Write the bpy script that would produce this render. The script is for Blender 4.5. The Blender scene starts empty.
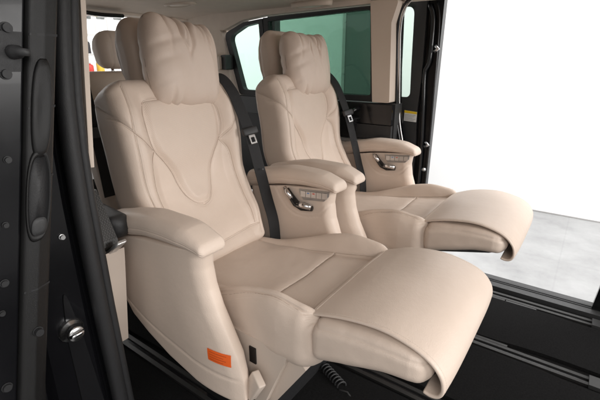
import bpy, bmesh, math, random
import numpy as np
from mathutils import Vector, Matrix, noise
random.seed(7)
S = bpy.context.scene
COL = S.collection
PI = math.pi

# ------------------------------------------------------------------ materials
def new_mat(name):
    m = bpy.data.materials.new(name); m.use_nodes = True
    nt = m.node_tree
    return m, nt, nt.nodes['Principled BSDF']

def surf(name, col, rough=.5, metal=0., var=.06, vscale=6., bump=0., bscale=200., spec=.5, coat=0., col2=None, rvar=.08, detail=4.):
    """principled surface with object-space colour variation, roughness variation and a fine bump"""
    m, nt, b = new_mat(name)
    N, L = nt.nodes, nt.links
    tc = N.new('ShaderNodeTexCoord')
    n1 = N.new('ShaderNodeTexNoise'); n1.inputs['Scale'].default_value = vscale; n1.inputs['Detail'].default_value = detail
    L.new(tc.outputs['Object'], n1.inputs['Vector'])
    mix = N.new('ShaderNodeMix'); mix.data_type = 'RGBA'
    c2 = col2 if col2 else tuple(max(0, c*(1-var*2)) for c in col)
    mix.inputs[6].default_value = (*[c*(1+var*.5) for c in col], 1)
    mix.inputs[7].default_value = (*c2, 1)
    L.new(n1.outputs['Fac'], mix.inputs[0]); L.new(mix.outputs[2], b.inputs['Base Color'])
    mr = N.new('ShaderNodeMapRange'); mr.inputs[3].default_value = rough-rvar; mr.inputs[4].default_value = rough+rvar
    n3 = N.new('ShaderNodeTexNoise'); n3.inputs['Scale'].default_value = vscale*3.3; n3.inputs['Detail'].default_value = 3
    L.new(tc.outputs['Object'], n3.inputs['Vector'])
    L.new(n3.outputs['Fac'], mr.inputs[0]); L.new(mr.outputs[0], b.inputs['Roughness'])
    b.inputs['Metallic'].default_value = metal
    b.inputs['Specular IOR Level'].default_value = spec
    b.inputs['Coat Weight'].default_value = coat
    if bump:
        n2 = N.new('ShaderNodeTexNoise'); n2.inputs['Scale'].default_value = bscale; n2.inputs['Detail'].default_value = 3
        L.new(tc.outputs['Object'], n2.inputs['Vector'])
        bp = N.new('ShaderNodeBump'); bp.inputs['Strength'].default_value = bump; bp.inputs['Distance'].default_value = .001
        L.new(n2.outputs['Fac'], bp.inputs['Height']); L.new(bp.outputs['Normal'], b.inputs['Normal'])
    return m

def leather(name, col, rough=.46):
    m, nt, b = new_mat(name)
    N, L = nt.nodes, nt.links
    tc = N.new('ShaderNodeTexCoord')
    n1 = N.new('ShaderNodeTexNoise'); n1.inputs['Scale'].default_value = 5; n1.inputs['Detail'].default_value = 5
    L.new(tc.outputs['Object'], n1.inputs['Vector'])
    mix = N.new('ShaderNodeMix'); mix.data_type = 'RGBA'
    mix.inputs[6].default_value = (*[c*1.03 for c in col], 1); mix.inputs[7].default_value = (col[0]*.90, col[1]*.885, col[2]*.87, 1)
    L.new(n1.outputs['Fac'], mix.inputs[0]); L.new(mix.outputs[2], b.inputs['Base Color'])
    # pebbled grain
    vo = N.new('ShaderNodeTexVoronoi'); vo.feature = 'F1'; vo.inputs['Scale'].default_value = 360
    L.new(tc.outputs['Object'], vo.inputs['Vector'])
    n2 = N.new('ShaderNodeTexNoise'); n2.inputs['Scale'].default_value = 45; n2.inputs['Detail'].default_value = 4
    L.new(tc.outputs['Object'], n2.inputs['Vector'])
    b1 = N.new('ShaderNodeBump'); b1.inputs['Strength'].default_value = .28; b1.inputs['Distance'].default_value = .0008
    L.new(vo.outputs['Distance'], b1.inputs['Height'])
    b2 = N.new('ShaderNodeBump'); b2.inputs['Strength'].default_value = .18; b2.inputs['Distance'].default_value = .004
    L.new(n2.outputs['Fac'], b2.inputs['Height']); L.new(b1.outputs['Normal'], b2.inputs['Normal'])
    L.new(b2.outputs['Normal'], b.inputs['Normal'])
    mr = N.new('ShaderNodeMapRange'); mr.inputs[3].default_value = rough-.07; mr.inputs[4].default_value = rough+.09
    L.new(n2.outputs['Fac'], mr.inputs[0]); L.new(mr.outputs[0], b.inputs['Roughness'])
    b.inputs['Specular IOR Level'].default_value = .42
    b.inputs['Sheen Weight'].default_value = .06
    return m

def glass(name, tint, ior=1.45):
    m = bpy.data.materials.new(name); m.use_nodes = True
    nt = m.node_tree; N, L = nt.nodes, nt.links
    for n in list(N):
        if n.type != 'OUTPUT_MATERIAL': N.remove(n)
    out = [n for n in N if n.type == 'OUTPUT_MATERIAL'][0]
    tr = N.new('ShaderNodeBsdfTransparent'); tr.inputs[0].default_value = (*tint, 1)
    gl = N.new('ShaderNodeBsdfGlossy'); gl.inputs['Roughness'].default_value = .02
    lw = N.new('ShaderNodeLayerWeight'); lw.inputs[0].default_value = .5
    pw = N.new('ShaderNodeMath'); pw.operation = 'POWER'; pw.inputs[1].default_value = 4.
    fr = N.new('ShaderNodeMath'); fr.operation = 'MULTIPLY_ADD'; fr.inputs[1].default_value = .5; fr.inputs[2].default_value = .025
    L.new(lw.outputs['Facing'], pw.inputs[0]); L.new(pw.outputs[0], fr.inputs[0])
    mx = N.new('ShaderNodeMixShader')
    L.new(fr.outputs[0], mx.inputs[0]); L.new(tr.outputs[0], mx.inputs[1]); L.new(gl.outputs[0], mx.inputs[2])
    L.new(mx.outputs[0], out.inputs[0])
    return m

BEIGE = (.655, .542, .458)
FZ = -.124          # cabin floor level
M_LEATHER = leather('beige nappa leather', BEIGE)
def perforated(axes):
    """the same leather with rows of tiny punched holes, 4 mm apart, in the plane of the two given object axes"""
    m = leather('perforated leather '+axes, BEIGE); nt = m.node_tree; N, L = nt.nodes, nt.links
    tc = N.new('ShaderNodeTexCoord'); sp = N.new('ShaderNodeSeparateXYZ'); L.new(tc.outputs['Object'], sp.inputs[0])
    cb = N.new('ShaderNodeCombineXYZ'); L.new(sp.outputs[axes[0]], cb.inputs[0]); L.new(sp.outputs[axes[1]], cb.inputs[1])
    rt = N.new('ShaderNodeVectorRotate'); rt.rotation_type = 'Z_AXIS'; rt.inputs['Angle'].default_value = .785; L.new(cb.outputs[0], rt.inputs[0])
    sc = N.new('ShaderNodeVectorMath'); sc.operation = 'SCALE'; sc.inputs['Scale'].default_value = 250; L.new(rt.outputs[0], sc.inputs[0])
    fr = N.new('ShaderNodeVectorMath'); fr.operation = 'FRACTION'; L.new(sc.outputs[0], fr.inputs[0])
    ds = N.new('ShaderNodeVectorMath'); ds.operation = 'DISTANCE'; ds.inputs[1].default_value = (.5, .5, 0); L.new(fr.outputs[0], ds.inputs[0])
    st = N.new('ShaderNodeMapRange'); st.inputs[1].default_value = .13; st.inputs[2].default_value = .24; L.new(ds.outputs['Value'], st.inputs[0])
    b = N['Principled BSDF']; old = b.inputs['Base Color'].links[0].from_socket
    mx = N.new('ShaderNodeMix'); mx.data_type = 'RGBA'; mx.inputs[6].default_value = (.40, .315, .255, 1)
    L.new(st.outputs[0], mx.inputs[0]); L.new(old, mx.inputs[7]); L.new(mx.outputs[2], b.inputs['Base Color'])
    return m
M_PERF_BACK = perforated('YZ'); M_PERF_SEAT = perforated('XY')
def set_faces(o, maskKM, mat):
    me = o.data; me.materials.append(mat); mi = len(me.materials)-1
    f = (maskKM[:-1] > .5) & (maskKM[1:] > .5); f = f & np.roll(f, -1, 1)
    arr = np.zeros(len(me.polygons), dtype=np.int32); me.polygons.foreach_get('material_index', arr)
    arr[:f.size][f.ravel()] = mi
    me.polygons.foreach_set('material_index', arr)
M_THREAD = surf('pale sewing thread', (.70, .61, .53), .7, var=.05)
M_SEAM_SHADE = surf('seam fold shade', (.36, .265, .205), .8, var=.08)  # dark colour painting the shade down in the seam folds
M_PILLOW = leather('beige pillow leather', (.63, .52, .443), .5)
M_SHELL = surf('beige trim plastic', (.60, .505, .43), .5, var=.04, bump=.25, bscale=700)
M_HEAD = surf('beige headliner cloth', (.68, .59, .51), .95, var=.06, vscale=14, bump=.5, bscale=900, spec=.15)
M_PILLAR = surf('beige pillar trim', (.62, .52, .435), .65, var=.04, bump=.3, bscale=900)
M_BLACKPLAS = surf('black grained plastic', (.028, .028, .029), .48, var=.15, vscale=20, bump=.5, bscale=900)
M_DOORTRIM = surf('dark grey door trim', (.0075, .0073, .0073), .40, spec=.38, var=.12, vscale=12, bump=.5, bscale=1100)
M_GLOSSBLK = surf('gloss black paint', (.010, .010, .011), .16, var=.1, spec=.5, rvar=.04)
M_PAINT = surf('black body paint', (.005, .005, .006), .24, var=.1, coat=.05, rvar=.06, spec=.25)
M_RUBBER = surf('black rubber seal', (.012, .012, .013), .55, var=.15, vscale=30, bump=.4, bscale=500)
M_CARPET = surf('black carpet', (.013, .0128, .013), .98, var=.4, vscale=160, bump=1., bscale=1500, spec=.08)
M_RAIL = surf('dull aluminium rail', (.042, .041, .040), .5, metal=.5, var=.2, vscale=12, rvar=.12)
M_RAILDK = surf('dark rail plastic', (.035, .035, .035), .5, var=.2)
M_BELT = surf('black belt webbing', (.012, .012, .013), .75, var=.1, bump=.9, bscale=1400)
M_METAL = surf('brushed steel', (.62, .62, .62), .28, metal=1., var=.05)
M_CHROME = surf('polished chrome', (.75, .75, .76), .1, metal=1., var=.04, rvar=.04)
M_SILVER = surf('satin silver trim', (.62, .61, .60), .3, metal=.8, var=.05)
M_PANEL = surf('dark satin metal', (.34, .33, .32), .32, metal=.7, var=.05)
M_ORANGE = surf('orange label', (.80, .13, .012), .55, var=.06, vscale=60, col2=(.70, .10, .01))
M_ORANGEDK = surf('label print', (.42, .06, .01), .6)
M_YELLOW = surf('yellow label band', (.80, .55, .02), .5)
M_PAPER = surf('white label paper', (.72, .72, .70), .6, var=.05)
M_PRINT = surf('grey label print', (.25, .25, .26), .6)
M_RED = surf('red mark', (.65, .10, .07), .5)
M_BLUE = surf('blue mark', (.12, .28, .60), .5)
M_WALL = surf('white studio wall', (.86, .86, .86), .85, var=.015, vscale=1.2, spec=.1)
M_STEEL_GREY = surf('grey panel', (.16, .17, .165), .7, var=.08, vscale=4)
M_WARM = surf('cardboard', (.45, .26, .12), .8, var=.2, vscale=20)
M_LENS = surf('frosted lamp lens', (.62, .54, .45), .35, var=.03)
M_GLASS_Q = glass('light green glass', (.76, .88, .83))
M_GLASS_M = glass('dark green privacy glass', (.43, .56, .50))
M_GLASS_D = glass('door glass', (.84, .915, .875))

# carbon weave trim
def weave():
    m, nt, b = new_mat('woven trim'); N, L = nt.nodes, nt.links
    tc = N.new('ShaderNodeTexCoord')
    ch = N.new('ShaderNodeTexChecker'); ch.inputs['Scale'].default_value = 260
    ch.inputs[1].default_value = (.05, .048, .046, 1); ch.inputs[2].default_value = (.012, .012, .012, 1)
    mp = N.new('ShaderNodeMapping'); mp.inputs['Rotation'].default_value = (0, .78, 0)
    L.new(tc.outputs['Object'], mp.inputs[0]); L.new(mp.outputs[0], ch.inputs[0])
    L.new(ch.outputs[0], b.inputs['Base Color']); b.inputs['Roughness'].default_value = .38
    return m
M_WEAVE = weave()

def concrete():
    m, nt, b = new_mat('pale concrete'); N, L = nt.nodes, nt.links
    tc = N.new('ShaderNodeTexCoord')
    n1 = N.new('ShaderNodeTexNoise'); n1.inputs['Scale'].default_value = 2.2; n1.inputs['Detail'].default_value = 9; n1.inputs['Roughness'].default_value = .68
    n2 = N.new('ShaderNodeTexNoise'); n2.inputs['Scale'].default_value = 16; n2.inputs['Detail'].default_value = 6
    L.new(tc.outputs['Object'], n1.inputs['Vector']); L.new(tc.outputs['Object'], n2.inputs['Vector'])
    r = N.new('ShaderNodeValToRGB'); e = r.color_ramp.elements
    e[0].position = .3; e[0].color = (.235, .236, .238, 1); e[1].position = .68; e[1].color = (.39, .39, .39, 1)
    L.new(n1.outputs['Fac'], r.inputs[0])
    mx = N.new('ShaderNodeMix'); mx.data_type = 'RGBA'; mx.blend_type = 'MULTIPLY'; mx.inputs[0].default_value = .55
    L.new(r.outputs[0], mx.inputs[6]); L.new(n2.outputs['Color'], mx.inputs[7])
    mx2 = N.new('ShaderNodeMix'); mx2.data_type = 'RGBA'; mx2.blend_type = 'MIX'
    r2 = N.new('ShaderNodeValToRGB'); r2.color_ramp.elements[0].position = .35; r2.color_ramp.elements[1].position = .62
    L.new(n2.outputs['Fac'], r2.inputs[0])
    mx2.inputs[7].default_value = (.33, .33, .33, 1)
    ml = N.new('ShaderNodeMath'); ml.operation = 'MULTIPLY'; ml.inputs[1].default_value = .357
    L.new(r2.outputs[0], ml.inputs[0]); L.new(ml.outputs[0], mx2.inputs[0])
    L.new(r.outputs[0], mx2.inputs[6])
    br = N.new('ShaderNodeTexBrick'); br.offset = 0; br.inputs['Scale'].default_value = 1
    br.inputs['Mortar Size'].default_value = .006; br.inputs['Brick Width'].default_value = 1.2; br.inputs['Row Height'].default_value = 1.2
    br.inputs[1].default_value = (1, 1, 1, 1); br.inputs[2].default_value = (.97, .97, .97, 1); br.inputs[3].default_value = (.93, .93, .93, 1)
    L.new(tc.outputs['Object'], br.inputs['Vector'])
    m3 = N.new('ShaderNodeMix'); m3.data_type = 'RGBA'; m3.blend_type = 'MULTIPLY'; m3.inputs[0].default_value = 1
    L.new(mx2.outputs[2], m3.inputs[6]); L.new(br.outputs[0], m3.inputs[7])
    L.new(m3.outputs[2], b.inputs['Base Color'])
    b.inputs['Roughness'].default_value = .45
    return m
M_CONC = concrete()

# ------------------------------------------------------------------ object helpers
def put(name, me, mat, parent=None, smooth=True):
    o = bpy.data.objects.new(name, me); COL.objects.link(o)
    if mat: me.materials.append(mat)
    if smooth:
        for p in me.polygons: p.use_smooth = True
    if parent is not None: o.parent = parent
    return o

def tag(o, label=None, cat=None, group=None, kind=None):
    if label: o['label'] = label
    if cat: o['category'] = cat
    if group: o['group'] = group
    if kind: o['kind'] = kind
    return o

def empty(name, loc=(0, 0, 0)):
    o = bpy.data.objects.new(name, None); COL.objects.link(o); o.location = loc; o.empty_display_size = .1
    return o

def from_bm(name, bm, mat, parent=None, smooth=False, bevel=0., seg=2, angle=35):
    if bevel:
        es = [e for e in bm.edges if len(e.link_faces) == 2 and e.calc_face_angle(0) > math.radians(angle)]
        bmesh.ops.bevel(bm, geom=es, offset=bevel, segments=seg, affect='EDGES', profile=.5, clamp_overlap=True)
    bmesh.ops.recalc_face_normals(bm, faces=bm.faces)
    me = bpy.data.meshes.new(name); bm.to_mesh(me); bm.free()
    return put(name, me, mat, parent, smooth)

def add_box(bm, lo, hi):
    vs = [bm.verts.new((x, y, z)) for x in (lo[0], hi[0]) for y in (lo[1], hi[1]) for z in (lo[2], hi[2])]
    for f in ((0, 1, 3, 2), (4, 6, 7, 5), (0, 4, 5, 1), (2, 3, 7, 6), (0, 2, 6, 4), (1, 5, 7, 3)):
        bm.faces.new([vs[i] for i in f])
    return vs

def box(name, lo, hi, mat, parent=None, bevel=.004, seg=2):
    bm = bmesh.new(); add_box(bm, lo, hi)
    return from_bm(name, bm, mat, parent, False, bevel, seg)

def add_prism(bm, pts, axis, a, b, shear=None):
    """polygon pts in the two other axes, extruded along axis from a to b; shear(p)->offset"""
    def mk(p, v):
        c = {0: (v, p[0], p[1]), 1: (p[0], v, p[1]), 2: (p[0], p[1], v)}[axis]
        if shear: c = tuple(Vector(c) + Vector(shear(c)))
        return bm.verts.new(c)
    A = [mk(p, a) for p in pts]; B = [mk(p, b) for p in pts]
    bm.faces.new(A); bm.faces.new(B[::-1])
    n = len(pts)
    for i in range(n):
        bm.faces.new((A[i], B[i], B[(i+1) % n], A[(i+1) % n]))

def prism(name, pts, axis, a, b, mat, parent=None, bevel=.004, seg=2, smooth=False, shear=None):
    bm = bmesh.new(); add_prism(bm, pts, axis, a, b, shear)
    return from_bm(name, bm, mat, parent, smooth, bevel, seg)

def mesh_rings(name, rings, caps=True, closed=True):
    rings = np.asarray(rings, float); K, M, _ = rings.shape
    v = rings.reshape(-1, 3)
    idx = np.arange(K*M).reshape(K, M)
    nx = np.roll(idx, -1, 1) if closed else None
    if closed:
        q = np.stack([idx[:-1], nx[:-1], nx[1:], idx[1:]], -1).reshape(-1, 4)
    else:
        q = np.stack([idx[:-1, :-1], idx[:-1, 1:], idx[1:, 1:], idx[1:, :-1]], -1).reshape(-1, 4)
    faces = q.tolist()
    verts = v.tolist()
    if caps:
        for ring, rev in ((idx[0], True), (idx[-1], False)):
            c = np.mean(v[ring], 0); ci = len(verts); verts.append(c.tolist())
            r = ring.tolist()
            for i in range(M):
                a, b2 = r[i], r[(i+1) % M]
                faces.append([b2, a, ci] if rev else [a, b2, ci])
    me = bpy.data.meshes.new(name); me.from_pydata(verts, [], faces); me.update()
    bm = bmesh.new(); bm.from_mesh(me); bmesh.ops.recalc_face_normals(bm, faces=bm.faces); bm.to_mesh(me); bm.free()
    return me

def tube_rings(pts, rad, n=12, ref=(0, 0, 1)):
    P = [Vector(p) for p in pts]; out = []
    up = Vector(ref)
    for i, p in enumerate(P):
        t = (P[min(i+1, len(P)-1)] - P[max(i-1, 0)]).normalized()
        a = t.cross(up)
        if a.length < 1e-4: a = t.cross(Vector((1, 0, .1)))
        a.normalize(); b = a.cross(t).normalized(); up = b
        r = rad[i] if hasattr(rad, '__len__') else rad
        out.append([tuple(p + a*math.cos(2*PI*k/n)*r + b*math.sin(2*PI*k/n)*r) for k in range(n)])
    return out

def tube(name, pts, rad, mat, parent=None, n=12):
    return put(name, mesh_rings(name, tube_rings(pts, rad, n)), mat, parent)

def smooth_path(ctrl, n):
    """Catmull-Rom through ctrl, n samples evenly by length"""
    P = np.array(ctrl, float); Q = np.vstack([2*P[0]-P[1], P, 2*P[-1]-P[-2]]); out = []
    for i in range(1, len(Q)-2):
        for k in range(30):
            t = k/30; a, b, c, d = Q[i-1], Q[i], Q[i+1], Q[i+2]
            out.append(.5*(2*b+(c-a)*t+(2*a-5*b+4*c-d)*t*t+(3*b-a-3*c+d)*t**3))
    out.append(P[-1]); out = np.array(out)
    s = np.concatenate([[0], np.cumsum(np.linalg.norm(np.diff(out, axis=0), axis=1))])
    u = np.linspace(0, s[-1], n)
    return np.stack([np.interp(u, s, out[:, k]) for k in range(out.shape[1])], 1)

def rrect(hw, hh, r, M):
    """M points evenly round a rounded rectangle, also giving outward normals"""
    r = max(1e-5, min(r, hw*.999, hh*.999))
    pts = []
    for cx, cy, a0 in ((hw-r, hh-r, 0), (-hw+r, hh-r, PI/2), (-hw+r, -hh+r, PI), (hw-r, -hh+r, 1.5*PI)):
        for k in range(13):
            a = a0 + PI/2*k/12; pts.append((cx+r*math.cos(a), cy+r*math.sin(a)))
    P = np.array(pts); P = np.vstack([P, P[:1]])
    s = np.concatenate([[0], np.cumsum(np.linalg.norm(np.diff(P, axis=0), axis=1))])
    u = np.linspace(0, s[-1], M, endpoint=False)
    return np.stack([np.interp(u, s, P[:, 0]), np.interp(u, s, P[:, 1])], 1)

def sweep(path, A, B, hw, hh, r, M, r0=0., r1=0., ds=.004):
    """rounded-rectangle sweep. path: ctrl points (n,3). A: width axis. B(t): height axis fn or None (perp to A and the path).
    hw, hh, r: functions of u in 0..1 or numbers. r0, r1: end rounding. returns rings (K,M,3), a, b, u arrays (K,M)"""
    F = lambda f, u: f(u) if callable(f) else f
    base = smooth_path(path, 400)
    s = np.concatenate([[0], np.cumsum(np.linalg.norm(np.diff(base, axis=0), axis=1))]); Lt = s[-1]
    st = []
    nr = 9
    if r0: st += [r0*(1-math.cos(PI/2*k/nr)) for k in range(nr)]
    k0, k1 = r0, Lt-r1
    nm = max(2, int((k1-k0)/ds)); st += [k0+(k1-k0)*k/nm for k in range(nm+1)]
    if r1: st += [Lt-r1*(1-math.sin(PI/2*(k+1)/nr)) for k in range(nr)][:-1] + [Lt]
    st = sorted(set(round(x, 6) for x in st))
    A = np.array(A, float); A /= np.linalg.norm(A)
    rings, aa, bb, uu = [], [], [], []
    for x in st:
        p = np.array([np.interp(x, s, base[:, k]) for k in range(3)])
        e = min(Lt*.01, .01)
        q0 = np.array([np.interp(max(0, x-e), s, base[:, k]) for k in range(3)]); q1 = np.array([np.interp(min(Lt, x+e), s, base[:, k]) for k in range(3)])
        t = (q1-q0)/np.linalg.norm(q1-q0)
        Bv = np.cross(t, A) if B is None else np.array(B, float); Bv = Bv/np.linalg.norm(Bv)
        u = x/Lt; ins = 0
        if r0 and x < r0: ins = r0-math.sqrt(max(0, r0*r0-(r0-x)**2))
        if r1 and x > Lt-r1: ins = r1-math.sqrt(max(0, r1*r1-(r1-(Lt-x))**2))
        w, h_ = F(hw, u), F(hh, u)
        rr = rrect(max(w-ins, .002), max(h_-ins, .0015), F(r, u), M)
        rings.append(p + rr[:, :1]*A + rr[:, 1:]*Bv); aa.append(rr[:, 0]); bb.append(rr[:, 1]); uu.append(np.full(M, u))
    return np.array(rings), np.array(aa), np.array(bb), np.array(uu)

def pdist(X, Y, poly):
    d = np.full(X.shape, 9.)
    for (x0, y0), (x1, y1) in zip(poly[:-1], poly[1:]):
        dx, dy = x1-x0, y1-y0; L2 = dx*dx+dy*dy+1e-12
        t = np.clip(((X-x0)*dx+(Y-y0)*dy)/L2, 0, 1)
        d = np.minimum(d, np.hypot(X-x0-t*dx, Y-y0-t*dy))
    return d

def ring_normals(R):
    du = np.roll(R, -1, 1)-np.roll(R, 1, 1); dv = np.gradient(R, axis=0)
    n = np.cross(du, dv); l = np.linalg.norm(n, axis=2, keepdims=True)
    n = n/np.maximum(l, 1e-9)
    c = R.mean(1, keepdims=True)
    sg = np.sign(np.sum(n*(R-c)))
    return n*sg

def groove(R, X, Y, seams, mask=None, depth=.004, w=.0035, puff=.0, pw=.018):
    n = ring_normals(R); D = np.zeros(X.shape)
    dm = np.full(X.shape, 9.)
    for s in seams: dm = np.minimum(dm, pdist(X, Y, s))
    D -= depth*np.exp(-(dm/w)**2) + .22*depth*np.exp(-((dm-.0062)/.0014)**2)
    if puff: D -= puff*np.exp(-(dm/pw)**2)
    if mask is not None: D *= mask
    return R + n*D[..., None]

def stitches(R, X, Y, polys, parent, mask=None, off=.0055, step=.0056, size=(.0036, .0010, .0009), mat=None):
    """rows of sewn thread beside the seams, or shade-coloured dashes in them: small dashes laid on the surface R, found through its flat coordinates X, Y"""
    n = ring_normals(R); ok = np.ones(X.shape, bool) if mask is None else mask > .5
    xs, ys, P, Nn = X[ok], Y[ok], R[ok], n[ok]
    verts, faces = [], []
    def at(c):
        d2 = (xs-c[0])**2+(ys-c[1])**2
        idx = np.argpartition(d2, 14)[:14]
        if d2[idx].min() > .006**2: return None
        A = np.column_stack([np.ones(14), xs[idx]-c[0], ys[idx]-c[1]]); w = 1/(d2[idx]+2e-6); w = np.sqrt(w/w.max())
        sol = np.linalg.lstsq(A*w[:, None], P[idx]*w[:, None], rcond=None)[0]
        nv = Nn[idx].mean(0); nv /= np.linalg.norm(nv)
        return sol[0], nv
    for poly in polys:
        poly = np.array(poly, float); L = np.concatenate([[0], np.cumsum(np.hypot(*np.diff(poly, axis=0).T))])
        pp = lambda d: np.array([np.interp(d, L, poly[:, 0]), np.interp(d, L, poly[:, 1])])
        for d in np.arange(step, L[-1]-step, step):
            q0, q1 = pp(d-size[0]/2), pp(d+size[0]/2); t = pp(d+.004)-pp(d-.004); t = t/max(1e-9, np.hypot(*t))
            o2 = off*np.array([-t[1], t[0]])
            e0, e1 = at(q0+o2), at(q1+o2)
            if e0 is None or e1 is None: continue
            tv = e1[0]-e0[0]; l = np.linalg.norm(tv)
            if l < 1e-5 or l > .02: continue
            tv /= l; nv = e0[1]-tv*np.dot(tv, e0[1]); nv /= np.linalg.norm(nv); bv = np.cross(nv, tv); o = (e0[0]+e1[0])/2+nv*.0001
            sz0 = size; size_l = l
            b0 = len(verts)
            for sx in (-.5, .5):
                for sy in (-.5, .5):
                    for sz in (-.4, 1): verts.append((o+tv*sx*size_l+bv*sy*size[1]*(1 if sz < 0 else .6)+nv*sz*size[2]*.6).tolist())
            for f in ((0, 1, 3, 2), (4, 6, 7, 5), (0, 4, 5, 1), (2, 3, 7, 6), (0, 2, 6, 4), (1, 5, 7, 3)): faces.append([b0+k for k in f])
    me = parent.data
    mat = mat or M_THREAD
    if mat.name not in [m.name for m in me.materials]: me.materials.append(mat)
    mi = [m.name for m in me.materials].index(mat.name)
    bm = bmesh.new(); bm.from_mesh(me)
    vs = [bm.verts.new(v) for v in verts]
    for f in faces:
        fc = bm.faces.new([vs[i] for i in f]); fc.material_index = mi
    bm.to_mesh(me); bm.free()

def lerp(xs, ys):
    return lambda u: float(np.interp(u, xs, ys))
def sstep(a, b, x):
    t = np.clip((x-a)/(b-a), 0, 1); return t*t*(3-2*t)
def curve2(c, n=60): return smooth_path(c, n).tolist()

def fnoise(R, scale, amp, seed=0.):
    out = np.zeros(R.shape[:2])
    for i in range(R.shape[0]):
        for j in range(R.shape[1]):
            p = R[i, j]
            out[i, j] = noise.noise((p[0]*scale+seed, p[1]*scale+seed*1.7, p[2]*scale))
    return out*amp

# ------------------------------------------------------------------ the captain's seat (local: x forward, y away from the door, z up, origin on the floor)
OX, OY = -.60, .942          # seat origin in the van

def seat_backrest(parent):
    ctrl = [(-.455, 0, .315), (-.502, 0, .39), (-.582, 0, .49), (-.638, 0, .60), (-.652, 0, .74), (-.680, 0, .87), (-.718, 0, .968)]   # middle of the body
    hw = lerp([0, .12, .35, .62, .8, .93, 1], [.212, .222, .245, .258, .260, .252, .224])
    hh = lerp([0, .15, .5, .85, 1], [.065, .070, .074, .070, .060])
    R, a, b, u = sweep(ctrl, (0, 1, 0), None, hw, hh, .036, 580, r0=.03, r1=.055, ds=.0024)
    # front side is the one facing +x
    n = ring_normals(R)
    front = sstep(.0, .06, b) if (R[..., 0][b > .03].mean() > R[..., 0][b < -.03].mean()) else sstep(.0, .06, -b)
    fade = sstep(.05, .2, u)*(1-sstep(.80, .98, u))
    bol = .034*sstep(.145, .205, np.abs(a))*(1-.35*sstep(.215, .27, np.abs(a)))*(.35+.65*fade)
    R = R.copy(); R[..., 0] += bol*front; R[..., 2] += bol*front*.3
    Z = R[..., 2]; Y = R[..., 1]
    half = [(.150, .895), (.160, .86), (.160, .80), (.146, .745), (.115, .70), (.090, .655), (.073, .60), (.058, .565), (.032, .538), (0, .528)]
    U = curve2(half, 70); UL = [(-y, z) for y, z in U]
    ins = curve2([(.150, .895), (.138, .910), (.07, .914), (0, .915)], 20); insL = [(-y, z) for y, z in ins]
    poly = np.array(U+UL[::-1])
    # inside test of the shield insert, to puff it
    hwz = np.interp(Z, [p[1] for p in U[::-1]], [p[0] for p in U[::-1]])
    inside = sstep(0, .03, hwz-np.abs(Y))*sstep(.53, .56, Z)*(1-sstep(.90, .925, Z))
    R = R + n*(inside*.008*front)[..., None]
    lo = curve2([(.146, .745), (.172, .70), (.180, .62), (.178, .53), (.170, .42)], 40)
    low = [(-.19, .412), (0, .400), (.19, .412)]
    out = curve2([(.186, .38), (.206, .50), (.222, .62), (.227, .72), (.224, .84), (.214, .92), (.205, .965)], 50)
    dg = curve2([(.146, .745), (.19, .785), (.232, .828), (.262, .862)], 30)
    dgl = [(-y, z) for y, z in dg]
    seams = [dg, dgl, U, UL, ins, insL, lo, [(-y, z) for y, z in lo], out, [(-y, z) for y, z in out], low]
    R = groove(R, R[..., 1], R[..., 2], seams, front, depth=.0050, w=.0021, puff=.0030, pw=.014)
    # gentle creasing of the leather
    nn = fnoise(R, 9, .0022, 3.1)+fnoise(R, 28, .0007, 8.)
    R = R + ring_normals(R)*(nn*front)[..., None]
    # side seam half way back
    side = sstep(.20, .235, np.abs(R[..., 1]))*(1-front)
    R = groove(R, R[..., 0], R[..., 2], [[(-.60, .862), (-.90, .935)]], side, depth=.003, w=.0022, puff=.002, pw=.012)
    me = mesh_rings('backrest', R)
    o = put('backrest', me, M_LEATHER, parent)
    set_faces(o, ((np.interp(R[..., 2], [p[1] for p in U[::-1]], [p[0] for p in U[::-1]])-np.abs(R[..., 1]) > .006) & (R[..., 2] > .538) & (R[..., 2] < .912) & (front > .5))*1., M_PERF_BACK)
    fl = lambda pl: [(-y, z) for y, z in pl]
    stitches(R, R[..., 1], R[..., 2], [out, fl(out)[::-1], U, UL[::-1], lo[::-1], fl(lo), dg, dgl[::-1]], o, front)
    stitches(R, R[..., 1], R[..., 2], [out, fl(out), U, UL, ins, insL, lo, fl(lo), dg, dgl, low], o, front, off=0, step=.0050, size=(.0051, .0013, .0006), mat=M_SEAM_SHADE)  # dark dashes put the shade of the fold into the grooves
    return o

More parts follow.
